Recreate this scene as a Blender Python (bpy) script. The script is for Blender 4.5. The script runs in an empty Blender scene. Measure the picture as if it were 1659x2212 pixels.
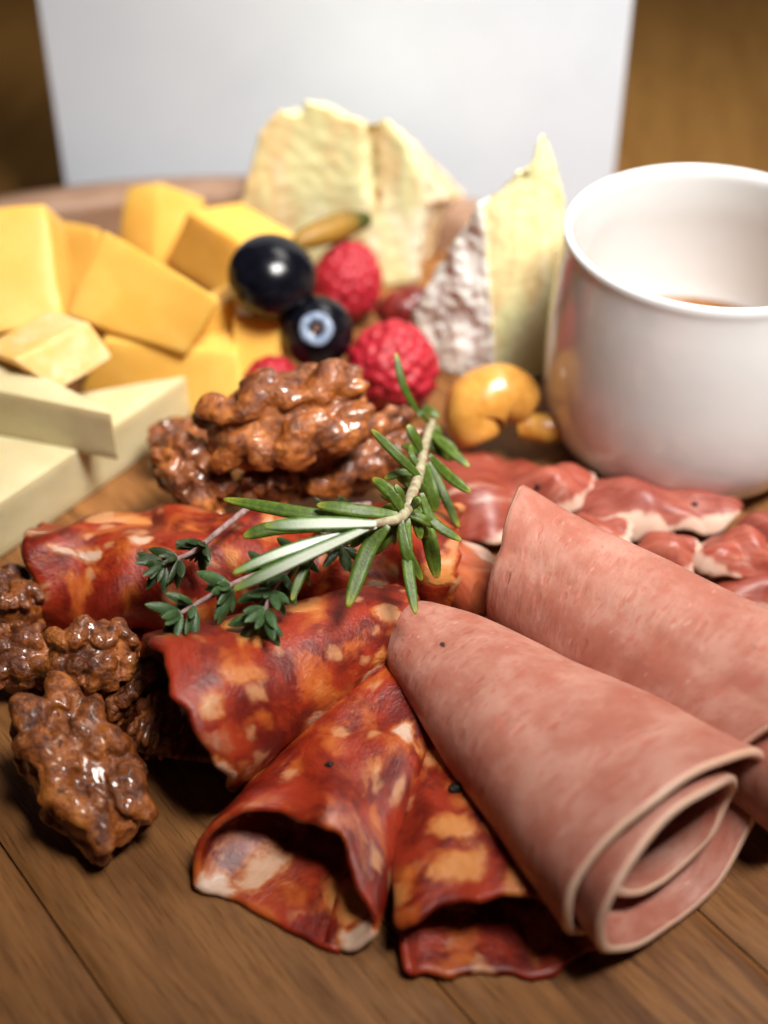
import bpy, bmesh, math, random
import numpy as np
from mathutils import Vector, Matrix, noise as mnoise

# ------------------------------------------------------------------ camera, light, exposure
sc = bpy.context.scene
col = sc.collection
U = 0.01                                   # everything below is written in centimetres
PITCH = math.radians(40)
CAM = np.array([0.0, -26 * math.cos(PITCH), 26 * math.sin(PITCH)])
cd = bpy.data.cameras.new('camera')
cam = bpy.data.objects.new('camera', cd)
col.objects.link(cam)
cam.location = CAM * U
cam.rotation_euler = (math.radians(90) - PITCH, 0, 0)
cd.sensor_fit = 'VERTICAL'
cd.sensor_height = 36
cd.lens = 50
cd.clip_start = 0.01
cd.clip_end = 20
cd.dof.use_dof = True
cd.dof.focus_distance = 0.213
cd.dof.aperture_fstop = 9.0
cd.dof.aperture_blades = 0
sc.camera = cam

w = bpy.data.worlds.new('World')
sc.world = w
w.use_nodes = True
w.node_tree.nodes['Background'].inputs[0].default_value = (0.95, 0.78, 0.62, 1)
w.node_tree.nodes['Background'].inputs[1].default_value = 0.010


def area(name, loc, target, sx, sy, power, color, spread=180):
    d = bpy.data.lights.new(name, 'AREA')
    d.shape = 'RECTANGLE'
    d.size, d.size_y = sx * U, sy * U
    d.energy = power
    d.spread = math.radians(spread)
    d.color = color
    o = bpy.data.objects.new(name, d)
    col.objects.link(o)
    o.location = Vector(loc) * U
    o.rotation_euler = (Vector(target) - Vector(loc)).to_track_quat('-Z', 'Y').to_euler()
    return o


area('window_light', (16, -10, 45), (3.5, 8, 1), 20, 13, .665, (1.0, 0.955, 0.895), 52)
area('overhead_light', (18, 22, 50), (8, 14, 0), 26, 16, .30, (1.0, 0.96, 0.90), 90)

sc.view_settings.view_transform = 'Standard'
sc.view_settings.look = 'None'
sc.view_settings.exposure = 0.0
sc.view_settings.gamma = 1.0
sc.cycles.use_denoising = True
sc.cycles.max_bounces = 6
sc.cycles.diffuse_bounces = 2
sc.cycles.glossy_bounces = 3
sc.cycles.use_adaptive_sampling = True
sc.cycles.adaptive_threshold = 0.02

# ------------------------------------------------------------------ measuring: points of the table top scene, in cm
_F = 3072.0
_fw = np.array([0, math.cos(PITCH), -math.sin(PITCH)])
_up = np.array([0, math.sin(PITCH), math.cos(PITCH)])


def _ray(px, py):
    return _fw * _F + np.array([1.0, 0, 0]) * (px - 829.5) + _up * (1106 - py)


def P(px, py, z):
    """point at height z above the board"""
    r = _ray(px, py)
    return CAM + r * ((z - CAM[2]) / r[2])


def PY(px, py, y):
    """point standing in the upright plane at depth y"""
    r = _ray(px, py)
    return CAM + r * ((y - CAM[1]) / r[1])


def nz(p, s=1.0, seed=0.0):
    return mnoise.noise(Vector((p[0] * s + seed, p[1] * s - seed * .7, p[2] * s + seed * 1.3)))


# ------------------------------------------------------------------ objects
ROOT = {}


def thing(name, label, cat, loc, group=None):
    o = bpy.data.objects.new(name, None)
    o.empty_display_size = 0.005
    col.objects.link(o)
    o.location = Vector(loc) * U
    o['label'] = label
    o['category'] = cat
    if group:
        o['group'] = group
    ROOT[o.name] = np.array(loc, float)
    return o


def mesh_object(name, v, f, mats, parent=None, label=None, cat=None, group=None, kind=None,
                smooth=True, uv=None, uvn=None, fmat=None, origin=None):
    v = np.asarray(v, float)
    if parent is not None:
        org = ROOT[parent.name]
    elif origin is not None:
        org = np.array(origin, float)
    else:
        org = np.array([v[:, 0].mean(), v[:, 1].mean(), v[:, 2].min()])
    me = bpy.data.meshes.new(name)
    me.from_pydata(((v - org) * U).tolist(), [], [list(map(int, q)) for q in f])
    if not isinstance(mats, (list, tuple)):
        mats = [mats]
    for m in mats:
        me.materials.append(m)
    if smooth:
        me.polygons.foreach_set('use_smooth', [True] * len(me.polygons))
    if fmat is not None:
        me.polygons.foreach_set('material_index', list(map(int, fmat)))
    li = np.empty(len(me.loops), np.int32)
    me.loops.foreach_get('vertex_index', li)
    for nm, arr in (('cm', uv), ('part', uvn)):
        if arr is not None:
            l = me.uv_layers.new(name=nm)
            l.data.foreach_set('uv', np.asarray(arr, np.float32)[li].ravel())
    me.update()
    o = bpy.data.objects.new(name, me)
    col.objects.link(o)
    if parent is not None:
        o.parent = parent
        ROOT[o.name] = org
    else:
        o.location = Vector(org) * U
        ROOT[o.name] = org
    if label:
        o['label'] = label
    if cat:
        o['category'] = cat
    if group:
        o['group'] = group
    if kind:
        o['kind'] = kind
    return o


# ------------------------------------------------------------------ materials
class NT:
    def __init__(self, name):
        self.m = bpy.data.materials.new(name)
        self.m.use_nodes = True
        self.t = self.m.node_tree
        self.b = self.t.nodes['Principled BSDF']

    def n(self, kind, ins=None, **props):
        nd = self.t.nodes.new(kind)
        for k, val in props.items():
            setattr(nd, k, val)
        for k, val in (ins or {}).items():
            self.put(nd.inputs[k], val)
        return nd

    def put(self, sock, val):
        if isinstance(val, bpy.types.NodeSocket):
            self.t.links.new(val, sock)
        elif isinstance(val, (tuple, list)) and sock.type == 'RGBA':
            sock.default_value = (*val[:3], 1)
        else:
            sock.default_value = val

    def obj(self, scale=100.0):
        tc = self.n('ShaderNodeTexCoord')
        mp = self.n('ShaderNodeMapping', {'Vector': tc.outputs['Object'], 'Scale': (scale,) * 3})
        return mp.outputs[0]

    def uv(self, name, scale=(1, 1, 1)):
        u = self.n('ShaderNodeUVMap', uv_map=name)
        return self.n('ShaderNodeMapping', {'Vector': u.outputs[0], 'Scale': scale}).outputs[0]

    def noise(self, vec, scale, detail=3, rough=.5, dist=0):
        return self.n('ShaderNodeTexNoise', {'Vector': vec, 'Scale': scale, 'Detail': detail,
                                             'Roughness': rough, 'Distortion': dist}).outputs['Fac']

    def noisec(self, vec, scale, detail=2):
        return self.n('ShaderNodeTexNoise', {'Vector': vec, 'Scale': scale, 'Detail': detail}).outputs['Color']

    def vor(self, vec, scale, feature='F1', rnd=1.0):
        return self.n('ShaderNodeTexVoronoi', {'Vector': vec, 'Scale': scale, 'Randomness': rnd}, feature=feature)

    def step(self, fac, a, b):
        return self.n('ShaderNodeMapRange', {'Value': fac, 'From Min': a, 'From Max': b, 'To Min': 0.0, 'To Max': 1.0},
                      interpolation_type='SMOOTHSTEP').outputs[0]

    def math(self, op, a, b=0.0):
        nd = self.n('ShaderNodeMath', operation=op)
        self.put(nd.inputs[0], a)
        self.put(nd.inputs[1], b)
        return nd.outputs[0]

    def mix(self, fac, a, b):
        nd = self.n('ShaderNodeMix', data_type='RGBA')
        self.put(nd.inputs[0], fac)
        self.put(nd.inputs[6], a)
        self.put(nd.inputs[7], b)
        return nd.outputs[2]

    def warp(self, vec, scale, amt):
        c = self.noisec(vec, scale)
        s = self.n('ShaderNodeVectorMath', {0: c, 1: (.5, .5, .5)}, operation='SUBTRACT').outputs[0]
        s = self.n('ShaderNodeVectorMath', {0: s, 1: (amt,) * 3}, operation='MULTIPLY').outputs[0]
        return self.n('ShaderNodeVectorMath', {0: vec, 1: s}, operation='ADD').outputs[0]

    def bump(self, h, dist_cm, strength=1.0, prev=None):
        ins = {'Height': h, 'Distance': dist_cm * U, 'Strength': strength}
        if prev is not None:
            ins['Normal'] = prev
        return self.n('ShaderNodeBump', ins).outputs[0]

    def out(self, **kw):
        names = {'color': 'Base Color', 'rough': 'Roughness', 'normal': 'Normal', 'coat': 'Coat Weight',
                 'coat_rough': 'Coat Roughness', 'spec': 'Specular IOR Level', 'sss': 'Subsurface Weight',
                 'sss_scale': 'Subsurface Scale', 'sss_radius': 'Subsurface Radius', 'sheen': 'Sheen Weight',
                 'ior': 'IOR', 'trans': 'Transmission Weight'}
        for k, val in kw.items():
            self.put(self.b.inputs[names[k]], val)
        return self.m


def m_salami(name, seed, scale=1.0):
    t = NT(name)
    v0 = t.uv('cm')
    v = t.n('ShaderNodeMapping', {'Vector': v0, 'Location': (seed, seed * 1.7, seed)}).outputs[0]
    wv = t.warp(t.warp(v, .8, .55), 2.6, .22)
    fine = t.noise(v, 5.0, 5, .65)
    jit = t.math('MULTIPLY', t.math('SUBTRACT', fine, .5), .42)
    # ground meat: dark and bright red, soft
    meat = t.mix(t.step(t.math('ADD', t.noise(wv, 1.7, 5, .6), t.math('MULTIPLY', jit, .35)), .36, .66), (.125, .007, .003), (.33, .030, .009))
    # paprika fat: soft orange clouds
    oc = t.math('ADD', t.noise(wv, 1.6, 4, .5), t.math('MULTIPLY', jit, .3))
    c = t.mix(t.step(oc, .50, .66), meat, (.43, .085, .014))
    c = t.mix(t.math('MULTIPLY', t.step(oc, .62, .74), .7), c, (.56, .18, .04))
    # lumps of pale fat, some stained orange
    vo = t.vor(t.warp(wv, 1.2, .55), 1.35 * scale)
    rnd = t.n('ShaderNodeSeparateColor', {0: vo.outputs['Color']})
    d = t.math('ADD', vo.outputs['Distance'], jit)
    has = t.step(rnd.outputs[0], .27, .31)
    halo = t.math('MULTIPLY', t.step(d, .48, .30), has)
    core = t.math('MULTIPLY', t.step(d, .38, .24), has)
    c = t.mix(t.math('MULTIPLY', halo, .85), c, (.56, .17, .04))
    c = t.mix(core, c, t.mix(t.step(rnd.outputs[1], .35, .6), (.58, .22, .060), (.60, .40, .29)))
    vo2 = t.vor(t.warp(v, 3, .3), 2.6 * scale)
    rnd2 = t.n('ShaderNodeSeparateColor', {0: vo2.outputs['Color']})
    small = t.math('MULTIPLY', t.step(t.math('ADD', vo2.outputs['Distance'], jit), .42, .16), t.step(rnd2.outputs[1], .62, .66))
    c = t.mix(t.math('MULTIPLY', small, .7), c, (.58, .27, .12))
    pep = t.vor(v, .6)
    c = t.mix(t.step(pep.outputs['Distance'], .055, .035), c, (.02, .008, .005))
    h = t.math('ADD', t.math('MULTIPLY', core, .5), t.noise(v, 8, 5, .65))
    nr = t.bump(h, .035, .8)
    rg = t.n('ShaderNodeMapRange', {'Value': t.noise(v, 2.5, 3), 'To Min': .22, 'To Max': .5}).outputs[0]
    return t.out(color=c, rough=rg, normal=nr, spec=.4, sss=.08, sss_scale=.2 * U,
                 sss_radius=(1, .25, .08), coat=.05, coat_rough=.2)


def m_ham(name, seed):
    t = NT(name)
    v0 = t.uv('cm')
    v = t.n('ShaderNodeMapping', {'Vector': v0, 'Location': (seed, seed * 1.7, seed)}).outputs[0]
    vs = t.n('ShaderNodeMapping', {'Vector': v, 'Scale': (1, .5, 1)}).outputs[0]
    wv = t.warp(vs, 5, .12)
    vo = t.vor(wv, 4.2)
    rnd = t.n('ShaderNodeSeparateColor', {0: vo.outputs['Color']})
    sp = t.math('MULTIPLY', t.step(vo.outputs['Distance'], .34, .16), t.step(rnd.outputs[0], .42, .5))
    vo2 = t.vor(wv, 9)
    rnd2 = t.n('ShaderNodeSeparateColor', {0: vo2.outputs['Color']})
    sp2 = t.math('MULTIPLY', t.step(vo2.outputs['Distance'], .36, .2), t.step(rnd2.outputs[0], .5, .55))
    pale = t.math('MULTIPLY', t.step(vo2.outputs['Distance'], .3, .15), t.step(rnd2.outputs[1], .82, .86))
    base = t.mix(t.step(t.noise(v, 1.3, 5, .62), .34, .68), (.40, .135, .092), (.52, .250, .188))
    c = t.mix(t.math('MULTIPLY', sp, .38), base, (.46, .125, .085))
    c = t.mix(t.math('MULTIPLY', sp2, .5), c, (.45, .12, .085))
    vo3 = t.vor(wv, 17)
    rnd3 = t.n('ShaderNodeSeparateColor', {0: vo3.outputs['Color']})
    c = t.mix(t.math('MULTIPLY', t.math('MULTIPLY', t.step(vo3.outputs['Distance'], .4, .2), t.step(rnd3.outputs[0], .55, .6)), .4), c, (.45, .13, .09))
    c = t.mix(t.math('MULTIPLY', pale, .28), c, (.70, .44, .33))
    pep = t.vor(t.warp(v, 8, .10), .62)
    rp = t.n('ShaderNodeSeparateColor', {0: pep.outputs['Color']})
    pepd = t.math('ADD', pep.outputs['Distance'], t.math('MULTIPLY', t.noise(v, 9, 2), .06))
    c = t.mix(t.math('MULTIPLY', t.step(pepd, .085, .05), t.step(rp.outputs[2], .3, .35)), c, (.05, .03, .02))
    h = t.math('SUBTRACT', t.noise(vs, 7, 4, .6), t.math('MULTIPLY', sp, .6))
    cre = t.n('ShaderNodeMapping', {'Vector': t.warp(v, .8, .6), 'Scale': (1.6, .35, 1), 'Rotation': (0, 0, .5)}).outputs[0]
    nr = t.bump(t.noise(cre, 1.1, 4, .55), .16, .35)
    nr = t.bump(h, .022, .6, nr)
    return t.out(color=c, rough=.5, normal=nr, spec=.4, sss=.15, sss_scale=.25 * U, sss_radius=(1, .35, .2))


def m_prosciutto(name, seed, edge=.7, lean=(.34, .045, .032)):
    t = NT(name)
    v0 = t.uv('cm')
    v = t.n('ShaderNodeMapping', {'Vector': v0, 'Location': (seed, seed * 1.7, seed)}).outputs[0]
    pn = t.n('ShaderNodeSeparateXYZ', {0: t.uv('part')})
    wv = t.warp(v, 1.2, .5)
    ns = t.noise(wv, 1.1, 4, .55)
    band = t.math('ADD', pn.outputs[1], t.math('MULTIPLY', t.math('SUBTRACT', ns, .5), .7))
    fat = t.step(band, edge - .04, edge + .06)
    st = t.n('ShaderNodeMapping', {'Vector': wv, 'Scale': (.45, 2.2, 1)}).outputs[0]
    vein = t.step(t.noise(st, 1.3, 4, .55, .4), .64, .72)
    fat = t.math('MAXIMUM', fat, t.math('MULTIPLY', vein, .65))
    meat = t.mix(t.step(t.noise(st, 3.0, 5, .6), .3, .72), lean, (lean[0] * 1.55, lean[1] * 2.6, lean[2] * 2.4))
    c = t.mix(fat, meat, t.mix(t.noise(wv, 2.5, 3), (.58, .33, .24), (.64, .47, .38)))
    nr = t.bump(t.noise(st, 4, 5, .6), .02, .5)
    return t.out(color=c, rough=.42, normal=nr, spec=.4, sss=.2, sss_scale=.3 * U, sss_radius=(1, .35, .2))


def m_cheese(name, c1, c2, rough=.45, sss=.25, mottled=0.0, c3=(1, 1, 1)):
    t = NT(name)
    v = t.obj()
    c = t.mix(t.step(t.noise(v, .9, 4, .6), .3, .72), c1, c2)
    if mottled:
        c = t.mix(t.math('MULTIPLY', t.step(t.noise(t.warp(v, 2, .4), 2.6, 4, .6), .47, .62), mottled), c, c3)
    h = t.math('ADD', t.noise(v, 2.0, 5, .6), t.math('MULTIPLY', t.noise(v, 14, 3), .25))
    nr = t.bump(h, .035, .45)
    return t.out(color=c, rough=rough, normal=nr, spec=.35, sss=sss, sss_scale=.4 * U, sss_radius=(1, .6, .2))


def m_brie_paste():
    t = NT('brie_paste')
    v = t.obj()
    vs = t.n('ShaderNodeMapping', {'Vector': v, 'Scale': (1.0, 1.0, .38)}).outputs[0]
    n1 = t.noise(t.warp(vs, 1.5, .5), 1.6, 4, .6)
    c = t.mix(t.step(n1, .36, .62), (.76, .58, .30), (.78, .76, .42))
    c = t.mix(t.step(t.noise(vs, 1.0, 3), .55, .7), c, (.86, .83, .62))
    vo = t.vor(vs, 1.6)
    rnd = t.n('ShaderNodeSeparateColor', {0: vo.outputs['Color']})
    c = t.mix(t.math('MULTIPLY', t.step(vo.outputs['Distance'], .22, .12), t.step(rnd.outputs[0], .62, .66)), c, (.62, .33, .08))
    nr = t.bump(t.noise(vs, 1.6, 3, .45), .03, .4)
    return t.out(color=c, rough=.38, normal=nr, spec=.4, sss=.25, sss_scale=.5 * U, sss_radius=(1, .7, .35))


def m_brie_rind(name, c1, c2):
    t = NT(name)
    v = t.obj()
    vs = t.n('ShaderNodeMapping', {'Vector': v, 'Scale': (1.3, 1.3, .55)}).outputs[0]
    n1 = t.noise(t.warp(vs, 1.8, .5), 2.0, 5, .6)
    c = t.mix(t.step(n1, .38, .58), c2, c1)
    nr = t.bump(t.noise(vs, 3.5, 4, .55), .06, .6)
    return t.out(color=c, rough=.8, normal=nr, spec=.2, sss=.3, sss_scale=.5 * U)


def m_walnut(name='candied_walnut'):
    t = NT(name)
    v = t.obj()
    wv = t.warp(v, 2.2, .4)
    n1 = t.noise(wv, 1.6, 6, .68)
    n2 = t.noise(wv, 5.5, 5, .65)
    c = t.mix(t.step(t.math('ADD', t.math('MULTIPLY', n1, .7), t.math('MULTIPLY', n2, .3)), .38, .60), (.075, .015, .003), (.36, .098, .014))
    c = t.mix(t.math('MULTIPLY', t.step(n1, .52, .68), .8), c, (.52, .18, .033))
    c = t.mix(t.math('MULTIPLY', t.step(n2, .60, .72), .6), c, (.56, .30, .13))
    c = t.mix(t.math('MULTIPLY', t.step(t.noise(v, 8, 3), .64, .70), .8), c, (.03, .009, .004))
    sugar = t.step(t.noise(v, 22, 2), .56, .72)
    h = t.math('ADD', t.noise(wv, 9, 5, .65), t.math('MULTIPLY', sugar, .35))
    nr = t.bump(h, .05, .8)
    rg = t.n('ShaderNodeMapRange', {'Value': t.noise(v, 4, 3), 'From Min': .3, 'From Max': .7, 'To Min': .25, 'To Max': .6}).outputs[0]
    return t.out(color=c, rough=rg, normal=nr, spec=.5, coat=t.step(t.noise(v, 3, 3), .35, .65), coat_rough=.10, sss=.08, sss_scale=.12 * U,
                 sss_radius=(1, .4, .1))


def m_leaf(name, green, tip, pale, under=False):
    t = NT(name)
    pn = t.n('ShaderNodeSeparateXYZ', {0: t.uv('part')})
    v = t.obj()
    c = t.mix(t.step(t.noise(v, 9, 4, .6), .3, .7), tuple(x * .62 for x in green), tuple(x * 1.25 for x in green))
    oi = t.n('ShaderNodeObjectInfo')
    c = t.mix(t.math('MULTIPLY', oi.outputs['Random'], .55), c, tuple(x * .5 for x in green))
    c = t.mix(t.step(pn.outputs[0], .80, 1.0), c, tip)
    mid = t.math('ABSOLUTE', t.math('SUBTRACT', pn.outputs[1], .5))       # around the leaf: .5 is the middle of the upper side
    if under:
        c = t.mix(t.math('MULTIPLY', t.step(mid, .15, .08), t.step(pn.outputs[0], 1.0, .45)), c, pale)
    else:
        c = t.mix(t.math('MULTIPLY', t.step(mid, .035, .01), .45), c, tuple(x * .45 for x in green))
    c = t.mix(t.math('MULTIPLY', t.step(mid, .36, .46), .8), c, pale)
    c = t.mix(t.math('MULTIPLY', t.step(pn.outputs[0], .13, .0), .7), c, pale)
    nr = t.bump(t.noise(v, 28, 3, .6), .012, .6)
    return t.out(color=c, rough=.42, normal=nr, spec=.4, sss=.12, sss_scale=.08 * U, sss_radius=(.5, 1, .2))


def m_simple(name, c1, c2, sc_=3.0, rough=.4, bump=.02, bsc=10, spec=.5, coat=0.0, sss=0.0):
    t = NT(name)
    v = t.obj()
    c = t.mix(t.step(t.noise(v, sc_, 4, .6), .32, .7), c1, c2)
    nr = t.bump(t.noise(v, bsc, 4, .6), bump, .5)
    return t.out(color=c, rough=rough, normal=nr, spec=spec, coat=coat, coat_rough=.1, sss=sss, sss_scale=.3 * U,
                 sss_radius=(1, .4, .3))


def m_wood(name, dark, light, ang, scale=1.0, rough=.42, stain=0.5):
    t = NT(name)
    tc = t.n('ShaderNodeTexCoord')
    oi = t.n('ShaderNodeObjectInfo')
    off = t.math('MULTIPLY', oi.outputs['Random'], 37.0)
    offv = t.n('ShaderNodeCombineXYZ', {0: off, 1: off, 2: off}).outputs[0]
    geo = t.n('ShaderNodeMapping', {'Vector': tc.outputs['Object'], 'Scale': (100 * scale,) * 3,
                                    'Rotation': (0, 0, -ang)}).outputs[0]
    p = t.n('ShaderNodeVectorMath', {0: geo, 1: offv}, operation='ADD').outputs[0]
    lon = t.n('ShaderNodeMapping', {'Vector': t.warp(p, .25, .8), 'Scale': (.10, 1.4, 1.4)}).outputs[0]
    fib = t.n('ShaderNodeMapping', {'Vector': p, 'Scale': (.5, 9, 9)}).outputs[0]
    g1 = t.noise(lon, 2.0, 5, .6, .5)
    g2 = t.noise(fib, 1.6, 4, .6)
    c = t.mix(t.step(t.math('ADD', t.math('MULTIPLY', g1, .75), t.math('MULTIPLY', g2, .3)), .36, .68), dark, light)
    tint = t.math('MULTIPLY', oi.outputs['Random'], .45)
    c = t.mix(tint, c, tuple(x * .55 for x in light))
    st = t.step(t.noise(t.warp(p, 1, .5), .55, 4, .6), .56, .7)
    c = t.mix(t.math('MULTIPLY', st, stain), c, tuple(x * .9 for x in dark))
    por = t.n('ShaderNodeMapping', {'Vector': p, 'Scale': (.9, 17, 17)}).outputs[0]
    pm = t.step(t.noise(por, 1.5, 3, .6), .56, .68)
    c = t.mix(t.math('MULTIPLY', pm, .5), c, tuple(x * .55 for x in dark))
    nr = t.bump(t.math('SUBTRACT', g2, pm), .02, .45)
    r = t.n('ShaderNodeMapRange', {'Value': g2, 'To Min': rough - .08, 'To Max': rough + .12}).outputs[0]
    return t.out(color=c, rough=r, normal=nr, spec=.4)


# ------------------------------------------------------------------ shapes
def sheet_mesh(f, nu, nv, th, zmin=None):
    """a slice: grid of points f(u, v) given a thickness; returns v, faces, uv in cm, uv 0..1, face materials"""
    g = np.array([[f(i / nu, j / nv) for j in range(nv + 1)] for i in range(nu + 1)], float)
    if zmin is not None:
        zz = g[:, :, 2]
        k = .12
        g[:, :, 2] = zmin + np.where(zz - zmin > k, zz - zmin, k * np.exp((np.minimum(zz - zmin, k) - k) / k))
    du = np.gradient(g, axis=0)
    dv = np.gradient(g, axis=1)
    n = np.cross(du, dv)
    n /= np.linalg.norm(n, axis=2, keepdims=True) + 1e-9
    su = np.concatenate([[0], np.cumsum(np.linalg.norm(np.diff(g[:, nv // 2], axis=0), axis=1))])
    sv = np.concatenate([[0], np.cumsum(np.linalg.norm(np.diff(g[nu // 2], axis=0), axis=1))])
    ucm, vcm = np.meshgrid(su, sv, indexing='ij')
    un, vn = np.meshgrid(np.linspace(0, 1, nu + 1), np.linspace(0, 1, nv + 1), indexing='ij')
    top = (g + n * th / 2).reshape(-1, 3)
    bot = (g - n * th / 2).reshape(-1, 3)
    N = (nu + 1) * (nv + 1)
    idx = lambda i, j: i * (nv + 1) + j
    F, M = [], []
    for i in range(nu):
        for j in range(nv):
            a, b, c, d = idx(i, j), idx(i + 1, j), idx(i + 1, j + 1), idx(i, j + 1)
            F.append((a, b, c, d)); M.append(0)
            F.append((N + d, N + c, N + b, N + a)); M.append(0)
    # the cut edge: one ring of points half way, pushed out a little so that the edge is rounded
    ring = [idx(i, 0) for i in range(nu)] + [idx(nu, j) for j in range(nv)] + \
           [idx(i, nv) for i in range(nu, 0, -1)] + [idx(0, j) for j in range(nv, 0, -1)]
    gi = g.reshape(-1, 3)
    inner = []
    for k in ring:
        i, j = divmod(k, nv + 1)
        ii, jj = min(max(i, 1), nu - 1), min(max(j, 1), nv - 1)
        o = gi[k] - g[ii, jj]
        o = o / (np.linalg.norm(o) + 1e-9)
        inner.append(gi[k] + o * th * .38)
    R = len(ring)
    V = np.concatenate([top, bot, np.array(inner)])
    uvc = np.stack([ucm.ravel(), vcm.ravel()], 1)
    uvn = np.stack([un.ravel(), vn.ravel()], 1)
    uvc = np.concatenate([uvc, uvc, uvc[ring]])
    uvn = np.concatenate([uvn, uvn, uvn[ring]])
    for k in range(R):
        a, b = ring[k], ring[(k + 1) % R]
        ma, mb = 2 * N + k, 2 * N + (k + 1) % R
        F.append((b, a, ma, mb)); M.append(1)
        F.append((mb, ma, N + a, N + b)); M.append(1)
    return V, F, uvc, uvn, M


def roll_fn(A, B, r0, r1, a0, a1, rho=lambda t: 1.0, sx=1.0, sy=1.0, s0=lambda t: 0.0, s1=lambda t: 1.0,
            p=1.0, wob=.06, wf=.9, seed=0.0, bend=0.0, edge=.04, post=None):
    A, B = np.array(A, float), np.array(B, float)
    L = np.linalg.norm(B - A)
    ax = (B - A) / L
    es = np.cross(ax, [0, 0, 1.0])
    es /= np.linalg.norm(es)
    eu = np.cross(es, ax)

    def f(u, v):                           # u along the roll, v around it
        lo, hi = s0(v), s1(v)
        hi += edge * nz((v * 9, seed, 3.1)) * 1.2 + edge * .6 * nz((v * 25, seed, 7))
        lo += edge * nz((v * 8, seed, 9.1))
        s = lo + (hi - lo) * u
        a = math.radians(a0 + (a1 - a0) * v)
        r = (r0 + (r1 - r0) * max(s, 0) ** p) * rho(v)
        q = A + ax * L * s + r * (sx * math.cos(a) * es + sy * math.sin(a) * eu) + eu * bend * math.sin(math.pi * min(max(s, 0), 1))
        k = wob
        q = q + k * np.array([nz(q, wf, seed), nz(q, wf, seed + 20), nz(q, wf, seed + 40)])
        if post:
            q = post(q, u, v)
        return q
    return f


def slice_part(name, f, nu, nv, th, mats, parent, zmin=.03):
    V, F, uc, un, M = sheet_mesh(f, nu, nv, th, zmin)
    return mesh_object(name, V, F, mats, parent=parent, uv=uc, uvn=un, fmat=M)


def slice_thing(name, label, cat, f, nu, nv, th, mats, group=None, zmin=.03):
    V, F, uc, un, M = sheet_mesh(f, nu, nv, th, zmin)
    return mesh_object(name, V, F, mats, uv=uc, uvn=un, fmat=M, label=label, cat=cat, group=group)


def hexahedron(front, ext, seg=9, bev=.09, seed=0.0, wob=.035):
    """a cut block: front quad (TL, TR, BR, BL), pushed back by ext; soft edges, slightly uneven faces"""
    fr = [np.array(q, float) for q in front]
    ex = [np.array(e, float) for e in (ext if isinstance(ext, list) else [ext] * 4)]
    cs = fr + [q + e for q, e in zip(fr, ex)]
    bm = bmesh.new()
    vs = [bm.verts.new(c) for c in cs]
    for q in ((0, 1, 2, 3), (7, 6, 5, 4), (4, 5, 1, 0), (5, 6, 2, 1), (6, 7, 3, 2), (7, 4, 0, 3)):
        bm.faces.new([vs[i] for i in q])
    bmesh.ops.recalc_face_normals(bm, faces=bm.faces)
    bmesh.ops.bevel(bm, geom=bm.edges[:], offset=bev, segments=3, profile=.5, affect='EDGES')
    bmesh.ops.triangulate(bm, faces=[q for q in bm.faces if len(q.verts) > 4])
    bmesh.ops.subdivide_edges(bm, edges=[e for e in bm.edges if e.calc_length() > .35], cuts=5, use_grid_fill=True)
    for v in bm.verts:
        c = v.co
        v.co = c + Vector((nz(c, 1.1, seed), nz(c, 1.1, seed + 9), nz(c, 1.1, seed + 17))) * wob
    V = [tuple(v.co) for v in bm.verts]
    bm.verts.index_update()
    F = [[v.index for v in q.verts] for q in bm.faces]
    bm.free()
    return V, F


def sphere(sub):
    bm = bmesh.new()
    bmesh.ops.create_icosphere(bm, subdivisions=sub, radius=1)
    V = np.array([v.co[:] for v in bm.verts])
    F = [[v.index for v in q.verts] for q in bm.faces]
    bm.free()
    return V, F


S5, S4, S3 = sphere(6), sphere(5), sphere(4)


def rot(rx, ry, rz):
    return np.array((Matrix.Rotation(math.radians(rz), 3, 'Z') @ Matrix.Rotation(math.radians(ry), 3, 'Y')
                     @ Matrix.Rotation(math.radians(rx), 3, 'X')))


def remesh(V, F, size, fn, smooth_it=1):
    """voxel remesh of a closed shape, then an uneven surface"""
    me = bpy.data.meshes.new('tmp')
    me.from_pydata([tuple(x) for x in V], [], F)
    o = bpy.data.objects.new('tmp', me)
    col.objects.link(o)
    m = o.modifiers.new('r', 'REMESH')
    m.mode = 'VOXEL'
    m.voxel_size = size
    s = o.modifiers.new('s', 'SMOOTH')
    s.iterations = smooth_it
    dg = bpy.context.evaluated_depsgraph_get()
    ev = o.evaluated_get(dg)
    me2 = bpy.data.meshes.new_from_object(ev)
    n = len(me2.vertices)
    v = np.empty(n * 3)
    me2.vertices.foreach_get('co', v)
    v = v.reshape(-1, 3)
    nn = np.array([x.vector[:] for x in me2.vertex_normals])
    fs = [tuple(q.vertices) for q in me2.polygons]
    fnrm = np.array([q.normal[:] for q in me2.polygons])
    fc = np.array([q.center[:] for q in me2.polygons])
    v = np.array([fn(a, b) for a, b in zip(v, nn)])
    bpy.data.objects.remove(o)
    bpy.data.meshes.remove(me)
    bpy.data.meshes.remove(me2)
    return v, fs, fnrm, fc


def hull(pts):
    bm = bmesh.new()
    for q in pts:
        bm.verts.new(q)
    bmesh.ops.convex_hull(bm, input=bm.verts[:])
    for v in [v for v in bm.verts if not v.link_faces]:
        bm.verts.remove(v)
    bm.verts.index_update()
    V = [tuple(v.co) for v in bm.verts]
    F = [[v.index for v in q.verts] for q in bm.faces]
    bm.free()
    return V, F


def lathe(prof, n=96):
    V, F = [], []
    for r, z in prof:
        for k in range(n):
            a = 2 * math.pi * k / n
            V.append((r * math.cos(a), r * math.sin(a), z))
    for i in range(len(prof) - 1):
        for k in range(n):
            F.append((i * n + k, i * n + (k + 1) % n, (i + 1) * n + (k + 1) % n, (i + 1) * n + k))
    return np.array(V), F


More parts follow.
